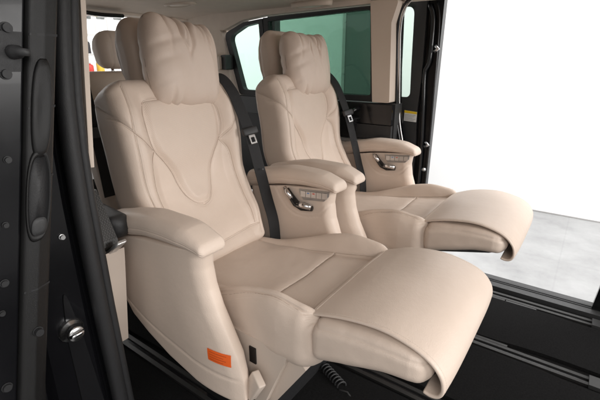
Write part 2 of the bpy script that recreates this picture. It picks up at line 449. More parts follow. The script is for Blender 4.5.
def seat_cushion(parent):
    ctrl = [(-.46, 0, .285), (-.30, 0, .295), (-.10, 0, .310), (.06, 0, .325), (.150, 0, .338)]
    hw = lerp([0, .3, .62, .8, 1], [.235, .25, .258, .266, .262])
    hh = lerp([0, .5, .8, 1], [.055, .062, .074, .082])
    R, a, b, u = sweep(ctrl, (0, 1, 0), (0, 0, 1), hw, hh, .058, 540, r0=.02, r1=.062, ds=.0025)
    R = R.copy(); top = sstep(.0, .05, b)
    ya = np.abs(a)
    R[..., 2] += top*((.012+.062*sstep(.15, .66, u)-.034*sstep(.72, 1, u))*sstep(.168, .235, ya)*(1-.25*sstep(.235, .27, ya)) - .004 + .010*(1-(a/.26)**2)*(1-sstep(.13, .2, ya)))
    # front face swells forward
    R[..., 0] += sstep(.85, 1, u)*.014*(1-(a/.27)**2)
    X, Y = R[..., 0], R[..., 1]
    l1 = curve2([(-.5, .176), (-.2, .180), (0, .184), (.105, .189)], 20)
    l2 = [(x, -y) for x, y in l1]
    cross = [curve2([(xx, -.182), (xx+.012, 0), (xx, .182)], 16) for xx in (-.06,)]
    fr = curve2([(.095, -.182), (.108, 0), (.095, .182)], 24)
    R = groove(R, X, Y, [l1, l2, fr, [(-.5, .238), (.14, .240)], [(-.5, -.238), (.14, -.240)]]+cross, top, depth=.0048, w=.0021, puff=.003, pw=.015)
    # seam along the flank and round the front under the edge
    fl = sstep(.1, .24, ya)
    nn = fnoise(R, 10, .0024, 1.3)+fnoise(R, 30, .0007, 4.)
    R = R+ring_normals(R)*nn[..., None]
    o = put('cushion', mesh_rings('cushion', R), M_LEATHER, parent)
    set_faces(o, ((np.abs(R[..., 1]) < .172) & (R[..., 0] < .085) & (R[..., 0] > -.42) & (top > .5))*1., M_PERF_SEAT)
    stitches(R, R[..., 0], R[..., 1], [l1, l2[::-1], [(-.45, .238), (.085, .240)], [(.085, -.240), (-.45, -.238)]]+cross, o, top)
    stitches(R, R[..., 0], R[..., 1], [l1, l2, [(-.45, .238), (.10, .240)], [(.10, -.240), (-.45, -.238)]]+cross, o, top, off=0, step=.0050, size=(.0051, .0013, .0006), mat=M_SEAM_SHADE)  # painted fold shade along the cushion seams
    return o

def seat_legrest(parent):
    ctrl = [(.128, 0, .362), (.20, 0, .383), (.30, 0, .402), (.36, 0, .407), (.428, 0, .403)]
    hw = lerp([0, .1, .6, .85, 1], [.254, .258, .256, .252, .240])
    hh = lerp([0, .2, .6, 1], [.062, .058, .045, .034])
    R, a, b, u = sweep(ctrl, (0, 1, 0), (0, 0, 1), hw, hh, lerp([0, 1], [.036, .026]), 320, r0=.028, r1=.032, ds=.0036)
    R = R.copy(); R[..., 2] += sstep(0, .05, b)*.012*(1-(a/.26)**2)*np.sin(PI*np.clip(u, 0, 1))
    R[..., 2] -= sstep(0, .05, -b)*.008*(1-(a/.26)**2)
    X, Z = R[..., 0], R[..., 2]
    side = sstep(.17, .2, np.abs(a))
    s1 = curve2([(.10, .408), (.20, .424), (.30, .432), (.40, .428), (.5, .41)], 20)
    R = groove(R, X, Z, [s1], side, depth=.0032, w=.003, puff=.0015, pw=.012)
    R = R+ring_normals(R)*(fnoise(R, 11, .002, 6.)+fnoise(R, 34, .0006, 2.))[..., None]
    o = put('leg_rest', mesh_rings('leg_rest', R), M_LEATHER, parent)
    stitches(R, R[..., 0], R[..., 2], [s1[::-1]], o, side*(R[..., 1] < 0))
    # underside shell
    pr = [(.15, .318), (.40, .372), (.428, .386), (.42, .374), (.37, .350), (.17, .300)]
    prism('shell', pr, 1, -.20, .20, M_BLACKPLAS, o, bevel=.004)
    # the soft apron that wraps over the front edge
    prof = [(.112, 0, .428), (.20, 0, .458), (.29, 0, .472), (.365, 0, .466), (.422, 0, .444), (.454, 0, .410), (.460, 0, .378), (.450, 0, .357), (.432, 0, .350), (.414, 0, .352)]
    R, a, b, u = sweep(prof, (0, 1, 0), None, lerp([0, .15, .7, 1], [.226, .230, .234, .230]), .0042, .0042, 300, r0=.003, r1=.003, ds=.004)
    R = R.copy()
    R[..., 2] += -.004*(np.abs(a)/.23)**3*(1-sstep(.5, .8, u)) + .003*np.sin(a*9+1)*np.sin(PI*u)
    R[..., 0] -= .008*(np.abs(a)/.23)**4*sstep(.45, .6, u)*(1-sstep(.8, 1, u))
    n = ring_normals(R)
    R[..., 2] += fnoise(R, 7, .003, 9.)
    ap = put('apron', mesh_rings('apron', R), M_LEATHER, parent)
    upper = (b > 0)*1. if ring_normals(R)[len(R)//3][np.argmax(b[0])][2] > 0 else (b < 0)*1.
    stitches(R, a, u*.47, [[(-.222, .01), (-.222, .42)], [(.222, .42), (.222, .01)], [(-.21, .012), (.21, .012)]], ap, upper, off=0)
    return o

def seat_headrest(parent):
    ctrl = [(-.835, 0, .905), (-.832, 0, 1.0), (-.828, 0, 1.10), (-.836, 0, 1.182)]
    hw = lerp([0, .3, .7, 1], [.095, .120, .136, .125])
    R, a, b, u = sweep(ctrl, (0, 1, 0), None, hw, lerp([0, .5, 1], [.045, .062, .05]), .042, 240, r0=.055, r1=.045, ds=.004)
    R[..., 1] += .058
    side = sstep(.06, .09, np.abs(a))
    sl = [[(-.862, .88), (-.858, 1.25)]]
    R = groove(R, R[..., 0], R[..., 2], sl, side, depth=.004, w=.0035, puff=.003, pw=.015)
    R = R+ring_normals(R)*fnoise(R, 14, .003, 5.)[..., None]
    o = put('headrest', mesh_rings('headrest', R), M_LEATHER, parent)
    for yy in (-.03, .09):
        tube('headrest_post', [(-.83, yy, .86), (-.845, yy, .93)], .007, M_CHROME, o)
    return o

def seat_arm(parent, side, controls):
    """side -1 = near the viewer, +1 = far"""
    yc = side*.322
    # shroud: stacked plan sections
    zs = np.linspace(0, 1, 90); rings = []
    M = 220
    for sidx, s in enumerate(zs):
        zz = .14+s*.44
        xf = np.interp(zz, [.14, .22, .28, .345, .40, .46, .52, .556, .575], [-.034, -.036, -.052, -.088, -.118, -.140, -.150, -.146, -.134])
        xr = -.56
        hx, hy = (xf-xr)/2, np.interp(s, [0, .3, 1], [.036, .040, .041])
        ins = .006*(1-np.sqrt(max(0, 1-(1-min(1, s/.03))**2))) if s < .03 else 0
        rr = rrect(hx-ins, hy-ins, .036, M)
        x = rr[:, 0]+(xf+xr)/2
        # broad rounding of the outer front corner
        y = rr[:, 1]*1.0
        fr = np.clip((x-(xf-.16))/.16, 0, 1)
        y = y-side*.030*fr**2.2*(.4+.6*(1-s))*np.clip(y*side/hy, 0, 1)
        zlow = np.interp(x, [-.56, -.53, -.49, -.42, -.32, -.20, .0], [.35, .305, .252, .212, .170, .140, .118])
        ztop = np.interp(x, [-.56, -.38, -.17, -.06], [.522, .553, .575, .578])
        z = zlow+s*(ztop-zlow)
        rings.append(np.stack([x, y+yc, z], 1))
    R = np.array(rings)
    X, Z = R[..., 0], R[..., 2]
    outer = sstep(.0, .03, (R[..., 1]-yc)*side)
    inner = sstep(.0, .03, -(R[..., 1]-yc)*side)
    low = curve2([(-.60, .36), (-.50, .300), (-.40, .258), (-.25, .226), (-.1, .208), (.05, .205)], 30)
    R = groove(R, X, Z, [low], outer, depth=.004, w=.003)
    if controls:
        uu = curve2([(-.415, .555), (-.385, .505), (-.345, .462), (-.28, .444), (-.20, .462), (-.155, .51), (-.12, .57)], 50)
        dd = pdist(X, Z, uu)
        ctr = sstep(.0, .02, .11-np.hypot((X+.275)/1.25, (Z-.555)))
        n = ring_normals(R)
        R = R + n*(-.005*ctr*inner)[..., None]
        R = groove(R, X, Z, [uu], inner, depth=.0036, w=.0028)
    o = put('armrest', mesh_rings('armrest', R), M_LEATHER, parent)
    # padded top
    ctrl = [(-.580, yc, .545), (-.47, yc, .573), (-.34, yc, .596), (-.215, yc, .598), (-.145, yc, .587), (-.118, yc, .576)]
    P, a, b, u = sweep(ctrl, (0, 1, 0), (0, 0, 1), lerp([0, .15, .8, 1], [.044, .049, .051, .046]), lerp([0, .5, .85, 1], [.034, .032, .026, .014]), .026, 200, r0=.02, r1=.014, ds=.004)
    P = P.copy(); P[..., 2] += sstep(0, .03, b)*.006*(1-(a/.054)**2)
    P = groove(P, b, u, [[(-.006, 0), (-.004, 1)]], sstep(.03, .045, np.abs(a)), depth=.0018, w=.0022)
    P = P+ring_normals(P)*fnoise(P, 13, .0022, 2.2)[..., None]
    put('arm_pad', mesh_rings('arm_pad', P), M_LEATHER, o)
    if controls:
        y0 = yc-side*.0365
        f = -side
        # bezel with rows of buttons
        bz = [(-.290, .556), (-.150, .568), (-.152, .548), (-.172, .526), (-.268, .516), (-.284, .532)]
        lo_, hi_ = sorted((y0+f*.000, y0+f*.004))
        c = prism('button_panel', bz, 1, lo_, hi_, M_PANEL, o, bevel=.0015)
        for i in range(5):
            bx = -.268+.025*i; zc = .549+(bx+.283)*.085
            l2, h2 = sorted((y0+f*.0042, y0+f*.0075))
            bt = prism('button', [(bx-.0115, zc-.023), (bx+.0115, zc-.021), (bx+.0115, zc+.002), (bx-.0115, zc)], 1, l2, h2, M_SILVER, c, bevel=.0012)
            if i in (1, 2):
                l3, h3 = sorted((y0+f*.0076, y0+f*.0082))
                prism('button_mark', [(bx-.005, zc-.008), (bx+.005, zc-.007), (bx+.005, zc-.003), (bx-.005, zc-.004)], 1, l3, h3, (M_BLUE, M_RED)[i-1], c, 0)
        # seat shaped switch: back and cushion sliders in chrome on a black well
        sw = tube('seat_switch', [(-.346, y0+f*.010, .547), (-.322, y0+f*.012, .520), (-.298, y0+f*.013, .496), (-.268, y0+f*.013, .486), (-.222, y0+f*.010, .489)],
                  [.010, .013, .015, .015, .011], M_GLOSSBLK, o, 16)
        tube('chrome_slider', [(-.352, y0+f*.017, .556), (-.335, y0+f*.024, .541), (-.312, y0+f*.025, .518)], [.007, .0095, .008], M_CHROME, sw, 16)
        tube('chrome_slider', [(-.282, y0+f*.025, .499), (-.252, y0+f*.027, .501), (-.220, y0+f*.022, .497)], [.010, .0135, .011], M_CHROME, sw, 16)
    return o

def strap_mesh(name, pts, wdir, width, th=.0022, n=90):
    P = smooth_path(pts, n); W = np.array(wdir, float); W /= np.linalg.norm(W)
    t = np.gradient(P, axis=0); nrm = np.cross(t, W); nrm /= np.linalg.norm(nrm, axis=1, keepdims=True)
    wd = np.cross(nrm, t); wd /= np.linalg.norm(wd, axis=1, keepdims=True)
    prof = rrect(width/2, th/2, th*.45, 40)
    R = P[:, None, :]+prof[None, :, :1]*wd[:, None, :]+prof[None, :, 1:]*nrm[:, None, :]
    return mesh_rings(name, R)

def seat_belt(parent):
    yb = .246
    pts = [(-.83, yb-.02, .89), (-.75, yb-.018, .965), (-.665, yb-.014, .985), (-.595, yb-.008, .93), (-.545, yb-.004, .84), (-.503, yb, .74), (-.465, yb+.002, .62), (-.430, yb+.004, .50), (-.40, yb+.006, .40), (-.39, yb+.006, .30)]
    o = put('seat_belt', strap_mesh('seat_belt', pts, (.30, 1, .0), .051), M_BELT, parent)
    # sliding cover and tongue
    c = Vector((-.514, yb, .765)); t = Vector((.045, 0, -.10)).normalized(); w = Vector((.30, 1, .13)).normalized(); nv = t.cross(w).normalized()
    if nv.x < 0: nv = -nv
    def oriented(name, hw, hl, hh, off, mat, par, bev, dz=0.):
        bm = bmesh.new(); vs = add_box(bm, (-hw, -hl, -hh), (hw, hl, hh))
        MM = Matrix((w, t, nv)).transposed().to_4x4(); MM.translation = c+nv*off+t*dz
        bmesh.ops.transform(bm, matrix=MM, verts=bm.verts)
        return from_bm(name, bm, mat, par, True, bev, 3)
    cov = oriented('buckle_cover', .034, .016, .010, .010, M_BLACKPLAS, o, .008)
    # tongue: a steel plate with a window
    bm = bmesh.new()
    for (x0, x1, y0, y1) in ((-.014, .014, .016, .026), (-.014, -.008, .026, .046), (.008, .014, .026, .046), (-.014, .014, .046, .053)):
        add_box(bm, (x0, y0, -.0015), (x1, y1, .0015))
    MM = Matrix((w, t, nv)).transposed().to_4x4(); MM.translation = c+nv*.012
    bmesh.ops.transform(bm, matrix=MM, verts=bm.verts)
    from_bm('belt_tongue', bm, M_METAL, cov, False, .0006, 1)
    oriented('stop_button', .004, .004, .002, .004, M_BLACKPLAS, o, .001, .16)
    return o

def seat_base(parent):
    pr = [(-.40, .26), (-.30, .20), (-.12, .095), (-.036, .070), (-.02, .085), (.064, .285), (.05, .300), (-.42, .300)]
    o = prism('seat_base', pr, 1, -.262, .262, M_SHELL, parent, bevel=.012, seg=3)
    prism('side_bracket', [(-.06, .05), (.0, .08), (.108, .25), (.085, .275), (.03, .28)], 1, -.235, .235, M_SHELL, o, bevel=.006)
    prism('plinth', [(-.36, FZ+.002), (-.08, FZ+.002), (-.06, .16), (-.36, .20)], 1, -.20, .20, M_RUBBER, o, bevel=.01)
    # folding latch tab low on the near side
    bm = bmesh.new(); add_box(bm, (-.025, -.012, -.042), (.025, .012, .042))
    bmesh.ops.transform(bm, matrix=Matrix.Translation((-.026, -.296, .174)) @ Matrix.Rotation(math.radians(30), 4, 'Y') @ Matrix.Rotation(math.radians(-18), 4, 'Z'), verts=bm.verts)
    from_bm('latch_tab', bm, M_SHELL, o, True, .005, 3)
    box('latch_gap_shade', (-.068, -.266, .215), (-.044, -.2605, .268), M_GLOSSBLK, o, .002)  # black block standing in for the shade of a small gap
    return o

def make_seat():
    s = empty('captain_seat', (OX, OY, 0))
    seat_base(s); seat_cushion(s); seat_legrest(s); seat_backrest(s); seat_headrest(s)
    seat_arm(s, -1, False); seat_arm(s, 1, True)
    seat_belt(s)
    return s

def dup(root, loc):
    r = root.copy(); COL.objects.link(r); r.location = loc
    for ch in list(root.children):
        c = ch.copy(); COL.objects.link(c); c.parent = r
        for g in list(ch.children):
            d = g.copy(); COL.objects.link(d); d.parent = c
            for h in list(g.children):
                e = h.copy(); COL.objects.link(e); e.parent = d
    return r

seat1 = make_seat()
tag(seat1, 'nearest beige leather reclining seat, with an orange label on its armrest side', 'seat', 'reclining captain seats')
SEAT2 = (OX+.01, OY+.78, 0)
seat2 = dup(seat1, SEAT2)
tag(seat2, 'farther beige leather reclining seat, in front of the green window and white doorway', 'seat', 'reclining captain seats')

# orange label stuck low on the near arm's outer side (near seat only)
def orange_label():
    arm = [c for c in seat1.children if c.name.startswith('armrest')][0]
    V = np.array([v.co for v in arm.data.vertices]); V = V[(V[:, 0] > -.15) & (V[:, 0] < -.055) & (V[:, 2] > .235) & (V[:, 2] < .30) & (V[:, 1] < -.335)]
    base = lambda x, z: np.column_stack([np.ones(len(x)), x, z, x*x, x*z, z*z])
    cf = np.linalg.lstsq(base(V[:, 0]+.1, V[:, 2]-.27), V[:, 1], rcond=None)[0]
    def ysurf(x, z): return float((base(np.array([x+.1]), np.array([z-.27])) @ cf)[0])
    def patch(name, c, lift, nx, nz, mat, par):
        """four corners in x,z laid on the curved flank as a thin sticker"""
        vs, fs = [], []
        for lay in (0, 1):
            for i in range(nx+1):
                for k in range(nz+1):
                    u, w = i/nx, k/nz
                    x = (1-w)*((1-u)*c[0][0]+u*c[1][0])+w*((1-u)*c[3][0]+u*c[2][0]); z = (1-w)*((1-u)*c[0][1]+u*c[1][1])+w*((1-u)*c[3][1]+u*c[2][1])
                    vs.append((x, ysurf(x, z)-lift+lay*.0006, z))
        n = (nx+1)*(nz+1); q = lambda i, k: i*(nz+1)+k
        for i in range(nx):
            for k in range(nz):
                f = (q(i, k), q(i+1, k), q(i+1, k+1), q(i, k+1)); fs.append(f); fs.append(tuple(n+v for v in f[::-1]))
        rim = [q(i, 0) for i in range(nx+1)]+[q(nx, k) for k in range(1, nz+1)]+[q(i, nz) for i in range(nx-1, -1, -1)]+[q(0, k) for k in range(nz-1, 0, -1)]
        for a0, b0 in zip(rim, rim[1:]+rim[:1]): fs.append((a0, n+a0, n+b0, b0))
        me = bpy.data.meshes.new(name); me.from_pydata(vs, [], fs); me.update()
        return put(name, me, mat, par, False)
    o = patch('warning_label', [(-.136, .290), (-.066, .284), (-.064, .248), (-.134, .254)], .0022, 16, 8, M_ORANGE, seat1)
    o['label'] = 'orange rectangular sticker with fine print'
    for k in range(4):
        z = .283-.0075*k; x1 = -.078-.008*(k % 2)
        patch('print_line', [(-.128, z), (x1, z-.0045), (x1, z-.0060), (-.128, z-.0015)], .0026, 12, 1, M_ORANGEDK, o)
    return o
orange_label()

# ------------------------------------------------------------------ pillows strapped on the headrests
def pillow_mesh(seed):
    n = 170; hw, hz, th = .158, .161, .078
    us = np.sin(np.linspace(-PI/2, PI/2, n)); U, V = np.meshgrid(us, us)
    rnd = random.Random(seed)
    def sheet(sgn):
        e = (1-np.abs(U)**3.2)*(1-np.abs(V)**3.2); e = np.clip(e, 0, 1)
        T = th*e**.45
        # plan outline: slightly bowed in sides, full corners
        y = U*hw*(1-.05*(1-V**2)+.0*V)*(1-.035*V*(V < 0)*-1*0)
        y = y*(1+.035*(-V)*0) * (1-.07*np.clip(-V, 0, 1)**2)
        z = V*hz*(1-.06*(1-np.abs(U)**2.))*(1+.03*U*0)
        # corner rounding
        k = np.hypot(U, V); cr = np.clip((np.abs(U)*np.abs(V))**2.2, 0, 1)
        y *= (1-.13*cr)*(1+.03*(1-V**2)); z *= 1-.11*cr
        # gathers running in from the top and bottom seams
        w = np.zeros_like(U)
        for (c, wd, am, ln) in folds_top: 
            d = (U-c+(1-V)*.22*math.sin(c*7+seed)+.03*np.sin(V*9+c*11))/(wd*(1+.9*(1-V)))
            w += am*np.exp(-d*d)*np.exp(-((1-V)/ln)**1.6)
        for (c, wd, am, ln) in folds_bot:
            d = (U-c)/wd; w += am*np.exp(-d*d)*np.exp(-((1+V)/ln)**1.6)
        for (c, wd, am, ln) in folds_side:
            d = (V-c-(1+U)*.3)/wd; w += am*np.exp(-d*d)*np.exp(-((1+U)/ln)**1.6)
        z = z + np.where(V > 0, w*.35*np.clip(V, 0, 1)**4, -w*.25*np.clip(-V, 0, 1)**6) + .010*np.exp(-((U+.62)/.32)**2)*np.clip(V, 0, 1)**2 - .006*np.exp(-((U-.15)/.4)**2)*np.clip(V, 0, 1)**2
        x = sgn*(T+w*e**.4)
        return np.stack([x, y, z], -1)
    folds_top = [(-.52, .030, -.010, .40), (-.28, .026, -.018, .50), (-.20, .07, .009, .5), (-.10, .022, -.012, .36), (.06, .026, -.017, .62), (.15, .06, .008, .35), (.30, .024, -.013, .36), (.44, .030, -.012, .5), (.60, .028, -.016, .55), (.70, .06, .007, .4), (-.80, .16, .012, .6), (.88, .05, -.006, .3)]
    folds_top = [(c+rnd.uniform(-.06, .06), w, a*1.75*rnd.uniform(.8, 1.2), l*rnd.uniform(.75, 1.25)) for c, w, a, l in folds_top]
    folds_bot = [(-.62, .05, -.022, .26), (-.44, .05, .012, .2), (-.36, .10, -.016, .16), (-.05, .12, .006, .15), (.40, .08, -.007, .22)]
    folds_side = [(-.05, .09, -.008, .40), (.30, .08, -.010, .5), (-.5, .08, -.006, .35)]
    A, B = sheet(1), sheet(-1)
    ripple = np.zeros((n, n))
    for i in range(n):
        for j in range(n):
            p = A[i, j]; ripple[i, j] = noise.noise((p[1]*11+seed, p[2]*8, seed*2.))*.005+noise.noise((p[1]*38+p[2]*8, p[2]*13+seed, 1.))*.0022
    A[..., 0] += ripple; 
    verts = A.reshape(-1, 3).tolist()+B.reshape(-1, 3).tolist()
    F = []
    for i in range(n-1):
        for j in range(n-1):
            q = i*n+j
            F.append((q, q+1, q+n+1, q+n)); F.append((n*n+q, n*n+q+n, n*n+q+n+1, n*n+q+1))
    me = bpy.data.meshes.new('headrest_pillow'); me.from_pydata(verts, [], F); me.update()
    bm = bmesh.new(); bm.from_mesh(me); bmesh.ops.remove_doubles(bm, verts=bm.verts, dist=.0012); bmesh.ops.recalc_face_normals(bm, faces=bm.faces); bm.to_mesh(me); bm.free()
    return me

def pillow(loc, rot, seed, label):
    o = put('headrest_pillow', pillow_mesh(seed), M_PILLOW)
    o.location = loc; o.rotation_euler = rot
    tag(o, label, 'pillow', 'soft pillows on the headrests')
    return o
PL = Vector((-1.255, .998, 1.022))
pillow(PL, (math.radians(-4), math.radians(-9), math.radians(2)), 1, 'puffy beige leather pillow on the headrest of the nearest seat')
pillow(PL+Vector((.01, .78, -.008)), (math.radians(3), math.radians(-9), math.radians(-4)), 5, 'puffy beige leather pillow on the headrest of the farther seat by the window')

# ------------------------------------------------------------------ rear bench seat behind
def rear_seat():
    s = empty('rear_seat', (-2.0, 1.225, 0))
    R, a, b, u = sweep([(.14, 0, .30), (.09, 0, .45), (.0, 0, .80), (-.03, 0, .985)], (0, 1, 0), None, lerp([0, .6, .9, 1], [.27, .28, .275, .24]), .07, .05, 160, r0=.03, r1=.05, ds=.01)
    o = put('backrest', mesh_rings('backrest', R), M_LEATHER, s)
    R, a, b, u = sweep([(-.005, 0, 1.00), (0, 0, 1.08), (-.004, 0, 1.178)], (0, 1, 0), None, lerp([0, .5, 1], [.125, .142, .13]), .06, .05, 160, r0=.035, r1=.06, ds=.006)
    R = groove(R, R[..., 1], R[..., 2], [[(-.085, .9), (-.085, 1.2)], [(.085, .9), (.085, 1.2)]], None, depth=.004, w=.004)
    h = put('headrest', mesh_rings('headrest', R), M_LEATHER, s)
    tube('headrest_post', [(-.012, -.06, .95), (-.008, -.06, 1.02)], .007, M_CHROME, h)
    tube('headrest_post', [(-.012, .06, .95), (-.008, .06, 1.02)], .007, M_CHROME, h)
    R, a, b, u = sweep([(.0, 0, .36), (.25, 0, .37), (.52, 0, .375)], (0, 1, 0), (0, 0, 1), .25, .07, .05, 160, r0=.03, r1=.06, ds=.01)
    put('cushion', mesh_rings('cushion', R), M_LEATHER, s)
    prism('seat_base', [(-.1, .0), (.4, .0), (.46, .32), (-.1, .32)], 1, -.22, .22, M_BLACKPLAS, s, bevel=.01)
    # belt on the door side
    pts = [(.25, -.347, .93), (.25, -.340, .85), (.25, -.331, .75), (.25, -.320, .61), (.25, -.313, .44)]
    put('seat_belt', strap_mesh('seat_belt', pts, (.1, 1, 0), .05), M_BELT, s)
    box('buckle', (.245, -.360, .72), (.275, -.310, .765), M_BLACKPLAS, s, .008)
    tag(s, 'beige rear bench seat with a rounded headrest, behind the nearest seat', 'seat')
    return s
rear_seat()

# ------------------------------------------------------------------ the van
van = empty('van', (0, 0, 0))
tag(van, 'black van with beige headliner and black carpet, seen through its open side door', 'van')

# floor
box('floor_carpet', (-2.9, .30, FZ-.05), (.95, 2.16, FZ), M_CARPET, van, .004)
def mat_panel(x0, x1, y0, y1, seed, name='carpet_panel'):
    rnd = random.Random(seed)
    pts = []
    n = 40
    for k in range(n+1):
        x = x0+(x1-x0)*k/n
        pts.append((x, y0+.012*sstep(-.12, -.02, x)+.006*math.sin(x*7+seed)))
    for k in range(n+1):
        x = x1-(x1-x0)*k/n
        pts.append((x, y1-.010*sstep(.0, .1, x)+.004*math.sin(x*6+seed)))
    return prism(name, pts, 2, FZ+.001, FZ+.017, M_CARPET, van, bevel=.004)
mat_panel(-2.6, .9, 1.667, 2.016, 1)
mat_panel(-2.6, .9, 1.225, 1.574, 2)
mat_panel(-2.6, .9, .78, 1.13, 3)

def floor_rail(y):
    bm = bmesh.new()
    for (a, b2, z0, z1) in ((-.026, -.009, .001, .012), (.009, .026, .001, .012), (-.009, .009, .001, .003)):
        add_box(bm, (-2.3, y+a, FZ+z0), (.178, y+b2, FZ+z1))
    o = from_bm('floor_rail', bm, M_RAIL, van, False, .0015, 1)
    box('rail_slot', (-2.3, y-.0085, FZ+.0032), (.178, y+.0085, FZ+.006), M_GLOSSBLK, o, 0)
    box('rail_end_cap', (.178, y-.031, FZ+.001), (.225, y+.031, FZ+.018), M_RAILDK, o, .004)
    return o
for y in (2.066, 1.622, 1.178, .734): floor_rail(y)
# loose trim strips beside the rails
for (x0, x1, y, mt) in ((-.336, -.185, 2.029, M_RAIL), (-.180, -.045, 2.027, M_RAILDK), (-.425, -.11, 1.655, M_RAIL)):
    box('rail_trim', (x0, y-.007, FZ+.001), (x1, y+.007, FZ+.013), mt, van, .002)

# far door sill: stepped black plastic with ribs
bm = bmesh.new()
add_prism(bm, [(2.128, FZ+.001), (2.128, FZ+.022), (2.156, FZ+.029), (2.20, FZ+.029), (2.223, FZ+.017), (2.274, FZ+.009), (2.296, FZ-.022), (2.296, FZ-.33), (2.128, FZ-.33)], 0, -1.06, .62)
sill = from_bm('door_sill', bm, M_BLACKPLAS, van, False, .004, 2)
for y, z in ((2.167, FZ+.0292), (2.184, FZ+.0292)):
    box('sill_rib', (-.9, y-.003, z-.001), (.6, y+.003, z+.003), M_RUBBER, sill, .001)
# far front door post, just inside the right edge of the picture
prism('door_post', [(.142, 2.162), (.336, 2.162), (.358, 2.307), (.156, 2.307)], 2, -.45, 1.33, M_PAINT, van, bevel=.015, seg=3,
      shear=lambda c: (.10*max(0, c[2]-FZ)+ -.03*math.exp(-abs(c[2]-FZ)*8), 0, 0))

# ---- roof lining: cross section in (y,z) swept along x, dropping towards the sides and the tail
def roof():
    xs = np.concatenate([np.linspace(-2.58, -2.2, 12), np.linspace(-2.15, 1.0, 60)])
    ys = np.concatenate([np.linspace(.36, .52, 10), np.linspace(.56, 1.93, 40), np.linspace(1.96, 2.20, 14)])
    def zf(x, y):
        c = 1.345
        e1 = max(0, (.56-y)/.20); e2 = max(0, (y-1.90)/.24); e3 = max(0, (-2.2-x)/.38)
        z = c-.11*e1**2-.012*e2**2.0-.030*e3**2
        return z
    top, bot = [], []
    for x in xs:
        top.append([(x, y, zf(x, y)+.05) for y in ys]); bot.append([(x, y, zf(x, y)) for y in ys])
    rings = []
    for t, b2 in zip(top, bot): rings.append(b2+t[::-1])
    me = mesh_rings('roof_lining', rings)
    return put('roof_lining', me, M_HEAD, van), zf
roof_o, ZF = roof()

def ceiling_lamp(x, y, rx, ry, drop=0.):
    z = ZF(x, y)-drop
    bm = bmesh.new(); n = 40
    prof = [(1.0, drop), (1.0, .000), (.99, -.006), (.93, -.012), (.84, -.013), (.80, -.008), (.78, -.004), (.0001, -.006)]
    rows = []
    for s, dz in prof:
        rows.append([(x+rx*s*math.copysign(abs(math.cos(t))**.8, math.cos(t)), y+ry*s*math.copysign(abs(math.sin(t))**.8, math.sin(t)), z+dz+.002) for t in [2*PI*k/n for k in range(n)]])
    o = put('ceiling_lamp', mesh_rings('ceiling_lamp', rows), M_PILLAR, van)
    rows = [[(x+rx*s*.74*math.cos(t), y+ry*s*.74*math.sin(t), z-.004+dz) for t in [2*PI*k/n for k in range(n)]] for s, dz in ((1, .002), (.9, -.003), (.4, -.005))]
    put('lens', mesh_rings('lens', rows), M_LENS, o)
    return o
ceiling_lamp(-2.03, 1.64, .12, .055)
ceiling_lamp(-1.37, 2.00, .13, .05, .016)

# ---- far side wall with two windows
YW = 2.128
def wall_with_hole(name, outer, hole, y0, y1, mat, parent, n=None, curve=None):
    """flat ring-shaped panel in x,z: outer and hole have the same number of points"""
    bm = bmesh.new()
    def mk(p, y): return bm.verts.new((p[0], y+(curve(p[1]) if curve else 0), p[1]))
    O0 = [mk(p, y0) for p in outer]; H0 = [mk(p, y0) for p in hole]; O1 = [mk(p, y1) for p in outer]; H1 = [mk(p, y1) for p in hole]
    k = len(outer)
    for i in range(k):
        j = (i+1) % k
        bm.faces.new((O0[i], O0[j], H0[j], H0[i])); bm.faces.new((O1[i], H1[i], H1[j], O1[j]))
        bm.faces.new((O0[i], O1[i], O1[j], O0[j])); bm.faces.new((H0[i], H0[j], H1[j], H1[i]))
    return from_bm(name, bm, mat, parent, False, .003, 1)

def rounded_poly(corners, radii, k=8):
    out = []
    n = len(corners)
    for i in range(n):
        p0, p, p1 = Vector(corners[i-1]), Vector(corners[i]), Vector(corners[(i+1) % n])
        a = (p0-p).normalized(); b = (p1-p).normalized(); r = radii[i] if hasattr(radii, '__len__') else radii
        ang = a.angle(b); t = r/math.tan(ang/2)
        A, B = p+a*t, p+b*t
        for m in range(k+1):
            s = m/k; q = (1-s)**2*A+2*s*(1-s)*p+s*s*B
            out.append((q.x, q.y))
    return out
tumble = lambda z: -.10*max(0, z-.75)**1.5
# glass openings in x,z on the far wall
G1 = rounded_poly([(-2.016, 0.849), (-1.828, 0.849), (-1.828, 1.268), (-1.955, 1.252), (-2.098, 1.195)], [.03, .008, .012, .05, .05])
G2 = rounded_poly([(-1.758, 0.849), (-1.039, 0.853), (-1.050, 1.293), (-1.753, 1.272)], [.008, .02, .02, .012])
FR1 = rounded_poly([(-2.055, 0.815), (-1.794, 0.815), (-1.794, 1.290), (-1.960, 1.276), (-2.145, 1.215)], [.03, .004, .004, .05, .05])
FR2 = rounded_poly([(-1.790, 0.815), (-1.008, 0.819), (-1.024, 1.308), (-1.790, 1.293)], [.004, .02, .02, .004])
f1 = wall_with_hole('window_frame', FR1, G1, YW-.012, YW+.03, M_RUBBER, van, curve=tumble)
f2 = wall_with_hole('window_frame', FR2, G2, YW-.010, YW+.03, M_RUBBER, van, curve=tumble)
def pane(name, pts, y, mat, parent):
    bm = bmesh.new(); c = .006
    add_prism(bm, pts, 1, y, y+.004, shear=lambda p: (0, tumble(p[2]), 0))
    return from_bm(name, bm, mat, parent, False, 0)
grow = lambda P, d: [(x+(d if x > sum(p[0] for p in P)/len(P) else -d), z+(d if z > sum(p[1] for p in P)/len(P) else -d)) for x, z in P]
pane('window_pane', grow(G1, .008), YW+.012, M_GLASS_Q, f1)
pane('window_pane', grow(G2, .008), YW+.012, M_GLASS_M, f2)
